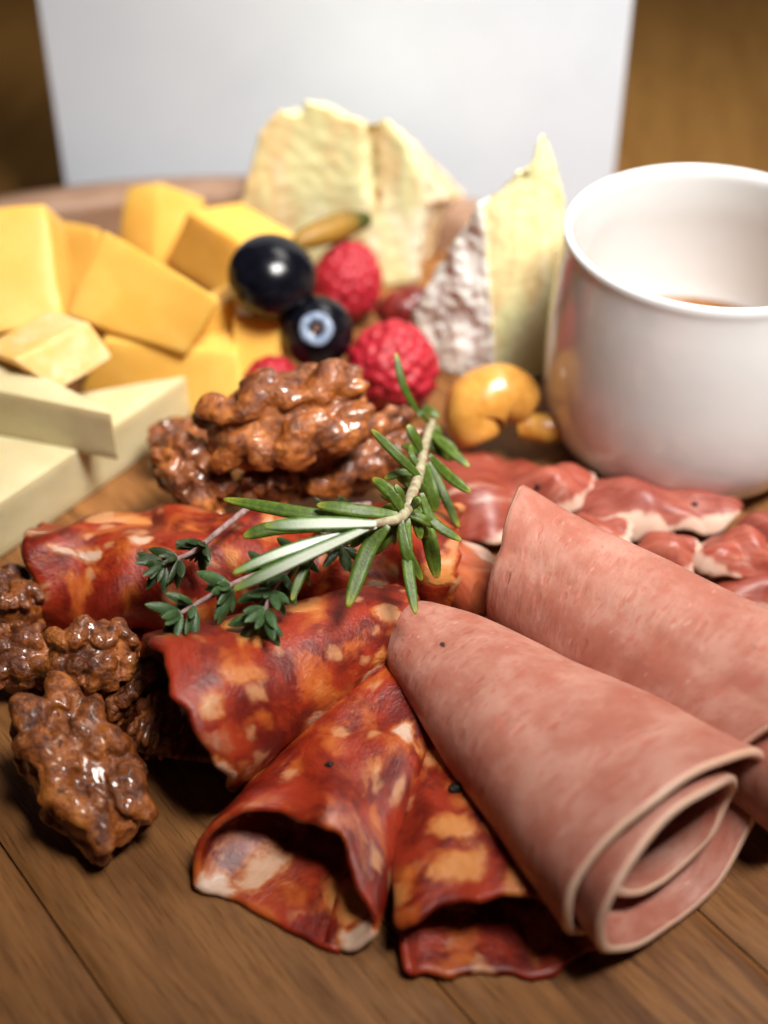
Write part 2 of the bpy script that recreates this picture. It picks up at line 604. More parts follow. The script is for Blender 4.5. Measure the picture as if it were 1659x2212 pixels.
def tube(pts, rad, nseg=10, flat=1.0, nrm=None, sub=6):
    """swept round (or flattened) stem through pts"""
    pts = [np.array(q, float) for q in pts]
    C = []
    m = len(pts) - 1
    for i in range(m):
        p0, p1, p2, p3 = pts[max(i - 1, 0)], pts[i], pts[i + 1], pts[min(i + 2, m)]
        for k in range(sub):
            t = k / sub
            C.append(.5 * ((2 * p1) + (p2 - p0) * t + (2 * p0 - 5 * p1 + 4 * p2 - p3) * t * t + (3 * p1 - p0 - 3 * p2 + p3) * t ** 3))
    C.append(pts[-1])
    C = np.array(C)
    T = np.gradient(C, axis=0)
    T /= np.linalg.norm(T, axis=1, keepdims=True) + 1e-9
    ref = np.array(nrm if nrm is not None else (0, 0, 1.0), float)
    V, F, UVN = [], [], []
    n = len(C)
    for i in range(n):
        s = np.cross(T[i], ref)
        s /= np.linalg.norm(s) + 1e-9
        up = np.cross(s, T[i])
        r = rad(i / (n - 1)) if callable(rad) else rad
        for k in range(nseg + 1):
            a = 2 * math.pi * k / nseg - math.pi / 2
            V.append(C[i] + r * (math.cos(a) * s + flat * math.sin(a) * up))
            UVN.append((i / (n - 1), k / nseg))
    w_ = nseg + 1
    for i in range(n - 1):
        for k in range(nseg):
            F.append((i * w_ + k, i * w_ + k + 1, (i + 1) * w_ + k + 1, (i + 1) * w_ + k))
    F.append([k for k in range(nseg)][::-1])
    F.append([(n - 1) * w_ + k for k in range(nseg)])
    return np.array(V), F, np.array(UVN)


# ------------------------------------------------------------------ setting: table, board
M_table = m_wood('table_wood', (.145, .066, .013), (.19, .092, .021), math.radians(80), .35, .5, .2)
mesh_object('table', [(-90, -60, -3.2), (90, -60, -3.2), (90, 90, -3.2), (-90, 90, -3.2),
                      (-90, -60, -1.8), (90, -60, -1.8), (90, 90, -1.8), (-90, 90, -1.8)],
            [(3, 2, 1, 0), (4, 5, 6, 7), (0, 1, 5, 4), (1, 2, 6, 5), (2, 3, 7, 6), (3, 0, 4, 7)],
            M_table, kind='structure', smooth=False, label='brown wooden table top under the board')

BC = np.array([-3.6, -2.9])
BR = 14.5
ANG = math.atan2(-.79, .61)
M_plank = m_wood('board_wood', (.130, .046, .010), (.31, .130, .036), ANG, 1.0, .52, .5)
M_rim = m_wood('board_rim_wood', (.24, .125, .07), (.40, .25, .17), 0.3, 1.0, .42, .3)
board = thing('serving_board', 'round wooden serving board with raised rim under all the food', 'serving board', (BC[0], BC[1], -1.8))
dvec = np.array([.61, -.79]); dvec /= np.linalg.norm(dvec)
pvec = np.array([-dvec[1], dvec[0]])
WP = 3.55
k0 = -8.84                                # joints lie at pvec . x = k0 + n * WP
RI = BR - 1.15
cc, dd = pvec @ BC, dvec @ BC
kmin = math.floor((cc - RI - k0) / WP)
kmax = math.ceil((cc + RI - k0) / WP)
for kk in range(kmin, kmax):
    lo, hi = k0 + kk * WP + .015, k0 + (kk + 1) * WP - .015
    lo_, hi_ = max(lo, cc - RI + .01), min(hi, cc + RI - .01)
    if hi_ - lo_ < .1:
        continue
    xs = np.linspace(lo_, hi_, 25)
    A_, B_ = [], []
    for x in xs:
        h = math.sqrt(max(RI ** 2 - (x - cc) ** 2, .0001))
        A_.append(dvec * (dd + h) + pvec * x)
        B_.append(dvec * (dd - h) + pvec * x)
    V, F = [], []
    n = len(xs)
    for i, (a, b) in enumerate(zip(A_, B_)):
        e = -.06 if i in (0, n - 1) else (-.01 if i in (1, n - 2) else 0)
        for q, z in ((a, e), (b, e), (a, -1.6), (b, -1.6)):
            V.append((q[0], q[1], z))
    for i in range(n - 1):
        a, b = 4 * i, 4 * (i + 1)
        F += [(a, a + 1, b + 1, b), (a + 2, b + 2, b + 3, a + 3), (a, b, b + 2, a + 2), (a + 1, a + 3, b + 3, b + 1)]
    F += [(0, 2, 3, 1), (4 * n - 4, 4 * n - 3, 4 * n - 1, 4 * n - 2)]
    bm = bmesh.new()
    bv = [bm.verts.new(q) for q in V]
    for q in F:
        bm.faces.new([bv[i] for i in q])
    bmesh.ops.recalc_face_normals(bm, faces=bm.faces)
    bm.verts.index_update()
    F = [[v.index for v in q.verts] for q in bm.faces]
    bm.free()
    o = mesh_object('plank', V, F, M_plank, parent=board, smooth=False)
rp = [(RI + .005, -1.78), (RI + .005, .7), (RI + .06, .86), (RI + .2, .97), (RI + .5, 1.03), (BR - .2, .97), (BR - .05, .8),
      (BR, .35), (BR, -1.4), (BR - .15, -1.78), (RI + .005, -1.78)]
V, F = lathe(rp, 160)
V[:, 0] += BC[0]; V[:, 1] += BC[1]
mesh_object('rim', V, F, M_rim, parent=board)

# ------------------------------------------------------------------ white folded card behind the board
M_card = m_simple('white_card', (.62, .665, .74), (.65, .695, .77), .5, .6, .004, 20, .3)
card = thing('folded_card', 'blank white folded card standing behind the board', 'card', (-1.2, 13.4, -1.8))


def panel(name, x0, x1, y0, y1, z0, z1, th, skew=0.0):
    V = []
    for x, dy in ((x0, 0), (x1, skew)):
        for y, z in ((y0 + dy, z0), (y1 + dy, z1)):
            for t_ in (0, th):
                V.append((x, y + t_, z))
    F = [(0, 4, 6, 2), (1, 3, 7, 5), (0, 2, 3, 1), (4, 5, 7, 6), (0, 1, 5, 4), (2, 6, 7, 3)]
    return mesh_object(name, V, F, M_card, parent=card, smooth=False)


CY = 12.6
xl = PY(142, 400, CY)[0]
xr = PY(1329, 360, CY)[0]
panel('front_panel', xl, xr, CY, CY + .35, -1.8, 13.5, .06, .0)
panel('back_panel', xl, xr, CY + 4.4, CY + .42, -1.8, 13.5, .06, .0)

# ------------------------------------------------------------------ white cup and what is in it
M_cer = m_simple('white_glaze', (.80, .815, .82), (.82, .835, .84), .6, .16, .006, 2.0, .5, .5)
MX, MY, MH, MR = 5.75, 2.25, 4.5, 2.62
cup = thing('white_cup', 'round white ceramic cup with rounded base standing behind the ham', 'cup', (MX, MY, 0))
prof = [(0, .16), (1.35, .16), (1.42, .02), (1.85, .02), (2.1, .10), (2.42, .36), (2.63, .80), (2.72, 1.3), (2.75, 1.9), (2.74, 2.5), (2.71, 3.1),
        (2.67, 3.6), (2.63, 4.0), (2.61, 4.25), (2.61, 4.40), (2.59, 4.48), (2.54, 4.52), (2.48, 4.48), (2.45, 4.38), (2.45, 4.2), (2.48, 3.7), (2.54, 3.1),
        (2.58, 2.4), (2.56, 1.7), (2.42, 1.1), (2.1, .7), (1.5, .5), (0, .45)]


def smooth_profile(pr, sub=4):
    pts = [np.array(q, float) for q in pr]
    out = []
    m = len(pts) - 1
    for i in range(m):
        p0, p1, p2, p3 = pts[max(i - 1, 0)], pts[i], pts[i + 1], pts[min(i + 2, m)]
        for k in range(sub):
            t_ = k / sub
            out.append(.5 * ((2 * p1) + (p2 - p0) * t_ + (2 * p0 - 5 * p1 + 4 * p2 - p3) * t_ * t_ + (3 * p1 - p0 - 3 * p2 + p3) * t_ ** 3))
    out.append(pts[-1])
    return [(max(q[0], 0.0), q[1]) for q in out]


V, F = lathe(smooth_profile(prof), 128)
V[:, 0] += MX; V[:, 1] += MY
mesh_object('cup_body', V, F, M_cer, parent=cup)
M_sauce = m_simple('sauce', (.16, .06, .012), (.22, .09, .02), 2, .15, .01, 4, .5)
V, F = lathe([(0, 1.58), (1.2, 1.58), (2.2, 1.585), (2.46, 1.60), (2.60, 1.66), (2.50, 1.3), (1.2, .6), (0, .55)], 96)
V[:, 0] += MX; V[:, 1] += MY
mesh_object('dipping_sauce', V, F, M_sauce, label='brown sauce filling the white cup', cat='sauce')

# ------------------------------------------------------------------ orange cheddar blocks
M_ched = m_cheese('cheddar', (.78, .42, .075), (.84, .50, .115), .42, .35)
M_ched_pale = m_cheese('cheddar_pale', (.84, .46, .12), (.88, .66, .40), .5, .3, .6, (.80, .45, .12))
CH = [
    ('large orange cheese block at the left edge, standing upright', [(-70, 452, 3.3), (97, 440, 3.3), (136, 688, 1.7), (-70, 735, 1.6)], (.12, .9, -.85), 0),
    ('orange cheese block mostly hidden between the upright block and the tilted block', [(92, 470, 2.0), (212, 492, 2.0), (205, 640, .6), (95, 640, .6)], (.1, .7, -.6), 0),
    ('largest orange cheese block, tilted toward the viewer in the middle of the pile', [(228, 494, 3.1), (474, 646, 2.6), (402, 764, 1.5), (142, 682, 1.8)], (-.33, .75, -1.0), 0),
    ('orange cheese block standing on end at the back of the pile', [(272, 402, 2.3), (346, 390, 2.35), (330, 580, .7), (250, 545, .7)], (.95, .25, -.55), 0),
    ('orange cheese block behind the upper blueberry, against the brie', [(404, 454, 2.3), (522, 528, 2.2), (484, 655, .9), (352, 570, .9)], (1.1, .42, -.02), 0),
    ('small orange cheese block with a pale cut end, above the white cheese', [(28, 778, 2.55), (192, 694, 2.6), (246, 774, 1.9), (128, 846, 1.85)], (-.85, .75, -.25), 1),
    ('low orange cheese block lying under the tilted one', [(225, 735, 1.5), (512, 762, 1.45), (548, 925, .25), (170, 850, .3)], (.05, 1.5, 0), 0),
    ('narrow orange cheese block below the blueberries', [(502, 684, 1.9), (606, 686, 1.9), (618, 830, .7), (498, 850, .6)], (.1, 1.1, -.1), 0),
    ('orange cheese block in shadow left of the upper blueberry', [(418, 690, 1.9), (505, 640, 2.0), (505, 790, .8), (420, 790, .8)], (0, 1.0, -.1), 0),
]
for i, (lab, fr, ext, pale) in enumerate(CH):
    V, F = hexahedron([P(*q) for q in fr], ext, seed=i * 3.7, bev=.06)
    mesh_object('cheese_block', V, F, M_ched_pale if pale else M_ched, label=lab, cat='cheese', group='orange cheese blocks')

# ------------------------------------------------------------------ white cheese wedges
M_white = m_cheese('white_cheese', (.62, .52, .29), (.68, .59, .36), .45, .3)


def prism(pts3, depth, bev=.04, seed=0):
    bm = bmesh.new()
    a = [bm.verts.new(q) for q in pts3]
    b = [bm.verts.new(np.array(q) + np.array(d)) for q, d in zip(pts3, depth)]
    n = len(a)
    bm.faces.new(a)
    bm.faces.new(b[::-1])
    for i in range(n):
        bm.faces.new([a[i], b[i], b[(i + 1) % n], a[(i + 1) % n]])
    bmesh.ops.recalc_face_normals(bm, faces=bm.faces)
    bmesh.ops.bevel(bm, geom=bm.edges[:], offset=bev, segments=3, profile=.5, affect='EDGES')
    bmesh.ops.triangulate(bm, faces=[q for q in bm.faces if len(q.verts) > 4])
    bmesh.ops.subdivide_edges(bm, edges=[e for e in bm.edges if e.calc_length() > .5], cuts=4, use_grid_fill=True)
    for v in bm.verts:
        c = v.co
        v.co = c + Vector((nz(c, .8, seed), nz(c, .8, seed + 9), nz(c, .8, seed + 17))) * .03
    bm.verts.index_update()
    V = [tuple(v.co) for v in bm.verts]
    F = [[v.index for v in q.verts] for q in bm.faces]
    bm.free()
    return V, F


T = [P(404, 812, 1.15), P(-150, 1185, 1.15), P(-190, 900, 1.15), P(150, 850, 1.15)]
V, F = prism(T, [(0, 0, -1.13)] * 4, .03, 1)
mesh_object('cheese_wedge', V, F, M_white, label='large pale cheese wedge lying flat on the board at the left', cat='cheese', group='pale cheese wedges')
a, b = P(240, 894, 2.10), P(-160, 812, 2.2)
T = [a, b, b + np.array([.2, 1.5, .0]), a + np.array([-.02, .10, 0])]
V, F = prism(T, [(0, -.03, -1.02)] * 4, .02, 5)
mesh_object('cheese_wedge', V, F, M_white, label='upper pale cheese wedge with its thin tip pointing right', cat='cheese', group='pale cheese wedges')

# ------------------------------------------------------------------ brie
M_paste = m_brie_paste()
M_rindb = m_brie_rind('brie_rind_tan', (.74, .60, .40), (.50, .32, .16))
M_rindw = m_brie_rind('brie_rind_white', (.92, .87, .82), (.80, .70, .61))


def split_parts(root, V, F, is_rind, rindmat):
    for nm, sel, m in (('paste', ~is_rind, M_paste), ('rind', is_rind, rindmat)):
        fs = [F[i] for i in np.nonzero(sel)[0]]
        ids = sorted({v for q in fs for v in q})
        mp = {v: i for i, v in enumerate(ids)}
        mesh_object(nm, V[ids], [[mp[v] for v in q] for q in fs], m, parent=root)


# the wide piece at the back: cut face to the viewer, ragged top, rind on its right
Yb = 7.9
top = [(515, 470), (540, 360), (562, 285), (600, 236), (628, 248), (648, 246), (656, 214), (688, 222), (740, 248), (800, 268), (832, 252),
       (868, 290), (905, 372), (925, 440)]
front = [PY(x, y, Yb + .0) for x, y in top]
bl, br = front[0].copy(), PY(895, 622, Yb)
bl[2] = 0.02; br[2] = 0.02
ring = front + [br, bl]
back = []
for q in ring:
    d = q.copy()
    k = (q[0] - bl[0]) / (br[0] - bl[0])
    d[1] += 2.9
    d[0] += .1 + .80 * max(k, 0) ** 2
    d[2] *= .74 - .34 * max(k, 0) ** 2
    back.append(d)
bm = bmesh.new()
ra = [bm.verts.new(q) for q in ring]
rb = [bm.verts.new(q) for q in back]
bm.faces.new(ra); bm.faces.new(rb[::-1])
for i in range(len(ra)):
    j = (i + 1) % len(ra)
    bm.faces.new([ra[i], rb[i], rb[j], ra[j]])
bmesh.ops.recalc_face_normals(bm, faces=bm.faces)
bm.verts.index_update()
V = [tuple(v.co) for v in bm.verts]
F = [[v.index for v in q.verts] for q in bm.faces]
bm.free()


def brie_noise(a, n):
    s = np.array([a[0], a[1], a[2] * .35])
    r = mnoise.ridged_multi_fractal(Vector(s * 1.1), 1.0, 2.0, 3, 1.0, 2.0)
    k = .12 * nz(s, 1.2, 3) + (.07 if n[0] > .45 else .022) * nz(a, 4, 8) - .02 * r
    # the torn fissure down the cut face
    fx = a[0] - (PY(800, 300, Yb)[0] + .10 * nz((0, 0, a[2]), 2.2) + .1 * (3.5 - a[2]) * .3)
    if n[1] < -.4:
        k -= .20 * math.exp(-(fx / .12) ** 2) * min(max((a[2] - 1.6) / 1.0, 0), 1)
    return a + n * k


V, F, fn_, fc_ = remesh(V, F, .055, brie_noise)
brie = thing('brie_wedge', 'tall brie piece with ragged top and tan rind in front of the white card', 'brie', (-.6, Yb + 1, 0))
rx = PY(885, 400, Yb)[0]
split_parts(brie, V, F, (fn_[:, 0] > .45) & (fc_[:, 0] > rx - .3) & (fc_[:, 1] > Yb + .12), M_rindb)

# the piece beside the cup: white rind to the left, cut face to the right, tip leaning up
pts = [P(1072, 838, 0.02), P(885, 700, .75), P(905, 785, .02), PY(1043, 436, 4.6), PY(1092, 392, 4.7), PY(1160, 350, 4.8),
       P(1200, 820, .02), PY(1224, 430, 5.1), P(1120, 640, .02), PY(985, 515, 5.2), PY(1212, 360, 5.1), PY(905, 660, 5.6)]
V1, F1 = hull(pts)
tip = [PY(1130, 520, 4.75), PY(1215, 560, 5.0), PY(1150, 560, 5.3), PY(1140, 400, 4.75), PY(1224, 430, 5.0), PY(1170, 288, 4.9), PY(1186, 292, 4.95), PY(1152, 345, 4.7), PY(1212, 360, 5.0), PY(1180, 420, 5.4), PY(1185, 310, 5.2)]
V2, F2 = hull(tip)
V = list(V1) + list(V2)
F = F1 + [[i + len(V1) for i in q] for q in F2]


def brie2_noise(a, n):
    rind = n[0] < -.25
    s = np.array([a[0], a[1], a[2] * .4])
    k = (.13 if rind else .05) * nz(s, 2.4, 5) + (.05 if rind else .015) * nz(a, 6, 8)
    if not rind:
        k -= .12 * mnoise.ridged_multi_fractal(Vector((a[0] * 1.2, a[1], a[2] * .12)), 1.0, 2.0, 2, 1.0, 2.0) * .5
    return a + n * k


V, F, fn_, fc_ = remesh(V, F, .05, brie2_noise)
brie = thing('brie_wedge', 'brie wedge with wrinkled white rind leaning against the white cup', 'brie', (2.3, 5, 0))
ex = np.array([(P(1072, 838, 0)[0] - .05)])
split_parts(brie, V, F, (fn_[:, 0] < -.22) & (fc_[:, 2] < 4.2), M_rindw)

# ------------------------------------------------------------------ berries
M_rasp = m_simple('raspberry', (.27, .005, .011), (.42, .018, .035), 5, .45, .02, 20, .4, .0, .15)
M_blue = m_simple('blueberry_skin', (.002, .002, .004), (.005, .005, .009), 3, .2, .004, 8, .32)
M_bloom = m_simple('blueberry_bloom', (.10, .15, .25), (.30, .36, .46), 8, .5, .02, 20, .4)
M_core = m_simple('blueberry_core', (.05, .025, .02), (.12, .06, .05), 8, .7, .02, 20, .3)


def raspberry(label, c, r, hgt, R3, seed):
    V, F = S5
    n = 125
    ga = math.pi * (3 - math.sqrt(5))
    ctr = []
    for i in range(n):
        z = 1 - 2 * (i + .5) / n
        q = math.sqrt(1 - z * z)
        ctr.append((q * math.cos(ga * i), q * math.sin(ga * i), z))
    ctr = np.array(ctr)
    ctr += np.random.RandomState(int(seed)).normal(0, .06, ctr.shape)
    ctr /= np.linalg.norm(ctr, axis=1, keepdims=True)
    dm = np.arccos(np.clip(V @ ctr.T, -1, 1)).min(axis=1)
    s = .165
    bumpv = np.sqrt(np.clip(1 - (dm / s) ** 2, 0, 1))
    rad = .93 + .075 * bumpv
    prof_ = 1.0 - .12 * V[:, 2]            # narrower toward the tip
    W = np.stack([V[:, 0] * rad * r * prof_, V[:, 1] * rad * r * prof_, V[:, 2] * rad * hgt], 1) @ R3.T + np.array(c)
    return mesh_object('raspberry', W, F, M_rasp, label=label, cat='raspberry', group='raspberries')


raspberry('red raspberry behind the two blueberries, in front of the brie', P(750, 606, .95), .78, .90, rot(-14, 10, 0), 1)
raspberry('red raspberry below the lower blueberry, touching the rosemary tip', P(846, 790, .95), .95, .91, rot(-20, 25, 40), 2)
raspberry('red raspberry mostly hidden behind the top candied walnut', P(590, 826, 1.0), .58, .52, rot(10, 10, 10), 3)


def blueberry(label, c, r, fl, axis, crown):
    ax = Vector(axis).normalized()
    R3 = np.array(ax.to_track_quat('Z', 'Y').to_matrix())
    V, F = S4
    W = V.copy()
    W[:, 2] *= fl
    W *= r
    base = np.array(c) - np.array([0, 0, r])
    root = thing('blueberry', label, 'blueberry', base, 'blueberries')
    rr = np.hypot(V[:, 0], V[:, 1])
    W[:, 2] -= np.where((V[:, 2] > 0), r * .16 * np.exp(-(rr / .23) ** 2), 0)
    mesh_object('berry', W @ R3.T + np.array(c), F, M_blue, parent=root)
    # the crown: a five-lobed ring round the blossom end
    n, m = 60, 10
    V2, F2 = [], []
    for i in range(n):
        a = 2 * math.pi * i / n
        lob = .5 + .5 * math.cos(5 * a)
        for k in range(m):
            b = 2 * math.pi * k / m
            q = r * (.33 + .008 * lob + (.12 + .01 * lob) * math.cos(b))
            V2.append((q * math.cos(a), q * math.sin(a), r * (fl * .90 + .06 * math.sin(b) + .012 * lob)))
    for i in range(n):
        for k in range(m):
            F2.append((i * m + k, ((i + 1) % n) * m + k, ((i + 1) % n) * m + (k + 1) % m, i * m + (k + 1) % m))
    crn = mesh_object('crown', np.array(V2) @ R3.T + np.array(c), F2, M_bloom, parent=root)
    V3, F3 = S3
    W3 = V3 * r * np.array([.13, .13, .06]) + np.array([0, 0, r * (fl * .86)])
    sc_ = mesh_object('blossom_scar', W3 @ R3.T + np.array(c), F3, M_core, parent=crn)


blueberry('larger glossy black blueberry on the orange cheese, upper of the two', P(588, 596, 2.6), .86, .82, (-.25, .35, -.9), False)
blueberry('smaller blueberry showing its round pale crown, lower of the two', P(685, 716, 1.6), .71, .93, (.02, -.78, .60), True)

M_cran = m_simple('dried_cranberry', (.09, .006, .006), (.20, .02, .015), 5, .35, .05, 6, .5)
V, F = S4
W = np.array([q * (1 + .14 * nz(q, 1.8, 4) + .06 * nz(q, 5, 2)) for q in V]) * np.array([.62, .45, .42])
mesh_object('dried_cranberry', W @ rot(0, -25, 10).T + P(872, 668, .8), F, M_cran, label='dark red dried cranberry between the raspberries and the brie', cat='cranberry')
def m_seed():
    t = NT('pumpkin_seed')
    pn = t.n('ShaderNodeSeparateXYZ', {0: t.uv('part')})
    v = t.obj()
    c = t.mix(t.noise(v, 4, 4), (.20, .10, .012), (.34, .18, .02))
    c = t.mix(t.step(t.math('ADD', pn.outputs[0], t.math('MULTIPLY', t.noise(v, 3, 3), .2)), .62, .92), c, (.035, .045, .008))
    c = t.mix(t.math('MULTIPLY', t.step(t.noise(t.uv('part', (1, 7, 1)), 1.5, 3), .55, .65), .6), c, (.06, .05, .008))
    return t.out(color=c, rough=.5, spec=.4, normal=t.bump(t.noise(v, 6, 4), .03, .5))


M_seed = m_seed()
a, b = P(636, 526, 2.15), P(800, 472, 2.0)
V, F, un = tube([a, a + (b - a) * .3 + [0, 0, .03], a + (b - a) * .7 + [0, 0, .04], b], lambda t: .03 + .26 * math.sin(math.pi * min(.03 + t * .95, 1)) ** .6, 16, .95, (0, -.6, .7), 10)
mesh_object('pumpkin_seed', V, F, M_seed, uvn=un, label='slim olive-green seed resting on the raspberry against the brie', cat='seed')

# ------------------------------------------------------------------ nuts beside the cup
M_cash = m_simple('roasted_cashew', (.46, .20, .030), (.64, .31, .065), 2.5, .28, .02, 6, .5, .3, .1)
arc = [P(1042, 955, .6), P(1024, 905, .95), P(1048, 866, 1.2), P(1098, 856, 1.25), P(1145, 888, 1.0)]
V, F, un = tube(arc, lambda t: .12 + .52 * max(math.sin(math.pi * (.06 + .88 * t)), 0) ** .55, 22, .95, (0, -.7, .7), 10)
V = np.array([q + .03 * np.array([nz(q, 2, 1), nz(q, 2, 2), nz(q, 2, 3)]) for q in V])
mesh_object('cashew_nut', V, F, M_cash, uvn=un, label='curved golden roasted cashew at the foot of the brie wedge', cat='nut')
M_pea = m_simple('roasted_peanut', (.38, .13, .018), (.52, .27, .04), 4, .35, .04, 7, .5, .2, .1)
arc = [P(1118, 928, .75), P(1150, 922, .8), P(1190, 926, .8), P(1226, 918, .75)]
V, F, un = tube(arc, lambda t: .08 + .2 * max(math.sin(math.pi * (.06 + .88 * t)), 0) ** .5, 16, .9, (0, -.7, .7), 8)
V = np.array([q + .06 * np.array([nz(q, 3, 1), nz(q, 3, 2), nz(q, 3, 3)]) for q in V])
mesh_object('peanut', V, F, M_pea, uvn=un, label='small shrivelled roasted nut between the cashew and the cup', cat='nut')

# ------------------------------------------------------------------ candied walnuts
M_wal = m_walnut()


def walnut(label, c, rad, R3, seed, group='candied walnuts', voxel=.034):
    """half kernel: two lobes either side of a seam, each a row of winding ridges over a core"""
    rr = random.Random(seed * 17)
    V, F = [], []

    def add(v, f):
        o = len(V)
        V.extend([tuple(q) for q in v])
        F.extend([[i + o for i in q] for q in f])

    def dome(x, y, h):
        return h * math.sqrt(max(1 - x * x * .95 - y * y * .9, 0.0))

    b = S3[0] * np.array([.92, .80, .70])
    add(b, S3[1])
    for up, cnt in ((1, 5), (-1, 4)):
        for sg in (-1, 1):
            xs = np.linspace(-.74, .74, cnt) + rr.uniform(-.06, .06)
            for x0 in xs:
                fan = x0 * rr.uniform(.95, 1.15) + rr.uniform(-.14, .14)
                lim = .86 * math.sqrt(max(1 - min(abs(fan), .95) ** 2, .05))
                pts = []
                for k in range(6):
                    t_ = k / 5
                    y = sg * (.10 + (lim - .10) * t_)
                    x = x0 * (1 - t_) * .92 + fan * t_ + .09 * math.sin(5 * t_ + seed + x0 * 9)
                    pts.append((x, y, up * dome(x, y, .70 if up > 0 else .56) + .05 * rr.uniform(-1, 1)))
                r0 = rr.uniform(.15, .22)
                v, f, _ = tube(pts, lambda t, r0=r0: r0 * (.72 + .45 * math.sin(math.pi * t) + .15 * math.sin(9 * t + seed)), 9, 1.0, (1, 0, .2), 4)
                w_ = 10
                n_ = len(v) // w_
                keep = [i * w_ + k for i in range(n_) for k in range(9)]
                v2 = v[keep]
                f2 = [(i * 9 + k, i * 9 + (k + 1) % 9, (i + 1) * 9 + (k + 1) % 9, (i + 1) * 9 + k) for i in range(n_ - 1) for k in range(9)]
                f2 += [list(range(9))[::-1], [(n_ - 1) * 9 + k for k in range(9)]]
                add(v2, f2)
    for q in range(5):                                        # odd lumps and a broken edge
        a = rr.uniform(0, 6.28)
        e = S3b[0] * rr.uniform(.13, .22) + np.array([.78 * math.cos(a), .66 * math.sin(a), rr.uniform(-.3, .3)])
        add(e, S3b[1])
    sd = seed * 11.3
    mr = float(np.mean(rad))

    def fn(a, n):
        k = .035 * nz(a, 4, sd) + .020 * nz(a, 9, sd + 3) + .008 * nz(a, 22, sd)
        return a + n * k
    W, F, _, _ = remesh(V, F, voxel, fn, 5)
    W = (W * np.array(rad) * 1.0) @ R3.T + np.array(c)
    return mesh_object('candied_walnut', W, F, M_wal, label=label, cat='walnut', group=group)


S3b = sphere(3)
walnut('largest candied walnut half on top of the heap behind the rosemary', P(622, 905, 2.35), (1.52, 1.0, .80), rot(48, -10, 10), 1)
walnut('candied walnut at the left end of the heap behind the rosemary', P(418, 1030, 1.35), (.82, .62, .6), rot(20, 30, -38), 2)
walnut('small candied walnut piece in the middle under the top walnut half', P(580, 1042, 1.3), (.55, .5, .5), rot(10, 20, 30), 3)
walnut('candied walnut half under the top one, right behind the rosemary stem', P(772, 982, 1.5), (1.2, .75, .6), rot(42, -16, 22), 4)
walnut('dark candied walnut piece behind the left end of the heap', P(385, 955, .7), (.6, .5, .45), rot(0, 10, 20), 5)
G2 = 'candied walnuts at the left edge'
walnut('round candied walnut with a dark hollow, in front of the rear salami roll', P(200, 1415, 1.45), (.70, .62, .56), rot(40, 10, 15), 6, group=G2)
walnut('broken candied walnut piece right of the round one', P(285, 1490, .95), (.58, .38, .42), rot(0, -25, 40), 7, group=G2)
walnut('small candied walnut piece at the mouth of the salami cone', P(340, 1570, .8), (.36, .55, .44), rot(10, 0, -10), 8, group=G2)
walnut('long candied walnut half lying nearest the viewer at the left', P(176, 1662, .85), (1.36, .88, .72), rot(0, 22, -52), 9, group=G2)
walnut('candied walnut cut by the left edge beside the pale cheese', P(25, 1300, .8), (.62, .7, .6), rot(0, 20, 60), 10, group=G2)
walnut('dark candied walnut at the left edge behind the long half', P(45, 1425, .6), (.75, .6, .5), rot(30, 0, 10), 11, group=G2)

# ------------------------------------------------------------------ salami
SA = [m_salami('salami_a', 3.1), m_salami('salami_b', 11.7), m_salami('salami_c', 24.3), m_salami('salami_d', 37.9), m_salami('salami_e', 51.3)]
GS = 'red salami slices'

# flat slice under the others
ctr = P(560, 1400, .06)


def flat_slice(u, v):
    a = 2 * math.pi * v
    r = .02 + 3.3 * u * (1 + .03 * nz((math.cos(a) * 2, math.sin(a) * 2, 0), 1, 3))
    q = np.array([ctr[0] + r * math.cos(a) * 1.15, ctr[1] + r * math.sin(a) * .75, .12])
    q[2] += .05 * nz(q, .8, 5)
    return q


V, F, uc, un, Mi = sheet_mesh(flat_slice, 20, 72, .13, .08)
uc = V[:, :2] * 1.0
mesh_object('salami_slice', V, F, SA[4], uv=uc, uvn=un, label='flat salami slice in shadow under the folded ones', cat='salami', group=GS)

A1 = slice_thing('salami_slice', 'rear salami slice folded into a wide roll under the thyme', 'salami',
                 roll_fn(P(98, 1232, .85), P(975, 1222, .85), .90, 1.0, -62, 235, sx=1.05, sy=.82, wob=.34, wf=1.0, seed=2, edge=.03,
                         s0=lambda t: .03 * math.cos(t * 5)), 60, 60, .16, SA[0], GS)
slice_thing('salami_slice', 'salami slice rolled into a cone opening toward the walnuts at left', 'salami',
            roll_fn(P(880, 1318, 1.25), P(415, 1545, 1.22), .42, 1.35, -40, 292, sx=1.0, sy=.95, p=.85, wob=.10, wf=1.0, seed=7, edge=.035,
                    rho=lambda t: 1 - .12 * t,
                    s1=lambda t: 1.06 - .20 * max(0, (t - .45)) - .06 * math.sin(t * 9)), 60, 72, .11, SA[1], GS)
slice_thing('salami_slice', 'front salami slice rolled into a cone opening toward the viewer', 'salami',
            roll_fn(P(880, 1440, 1.0), P(610, 1925, .50), .42, 1.40, -128, 236, sx=1.0, sy=.42, p=.75, wob=.20, wf=1.2, seed=12, edge=.03,
                    rho=lambda t: 1.06 - .12 * t,
                    s1=lambda t: 1.08 - .30 * math.exp(-((t - .58) / .23) ** 2)), 60, 72, .11, SA[2], GS)
slice_thing('salami_slice', 'salami slice folded flat beside the ham with its curled end nearest the viewer', 'salami',
            roll_fn(P(935, 1480, .6), P(1072, 2040, .46), .75, 1.30, 332, 10, sx=1.0, sy=.44, p=.8, wob=.12, wf=1.0, seed=19, edge=.03,
                    s1=lambda t: 1.02 - .12 * min(max((t - .3) / .4, 0), 1) + .035 * math.sin(t * 3.14)), 60, 72, .11, SA[3], GS)
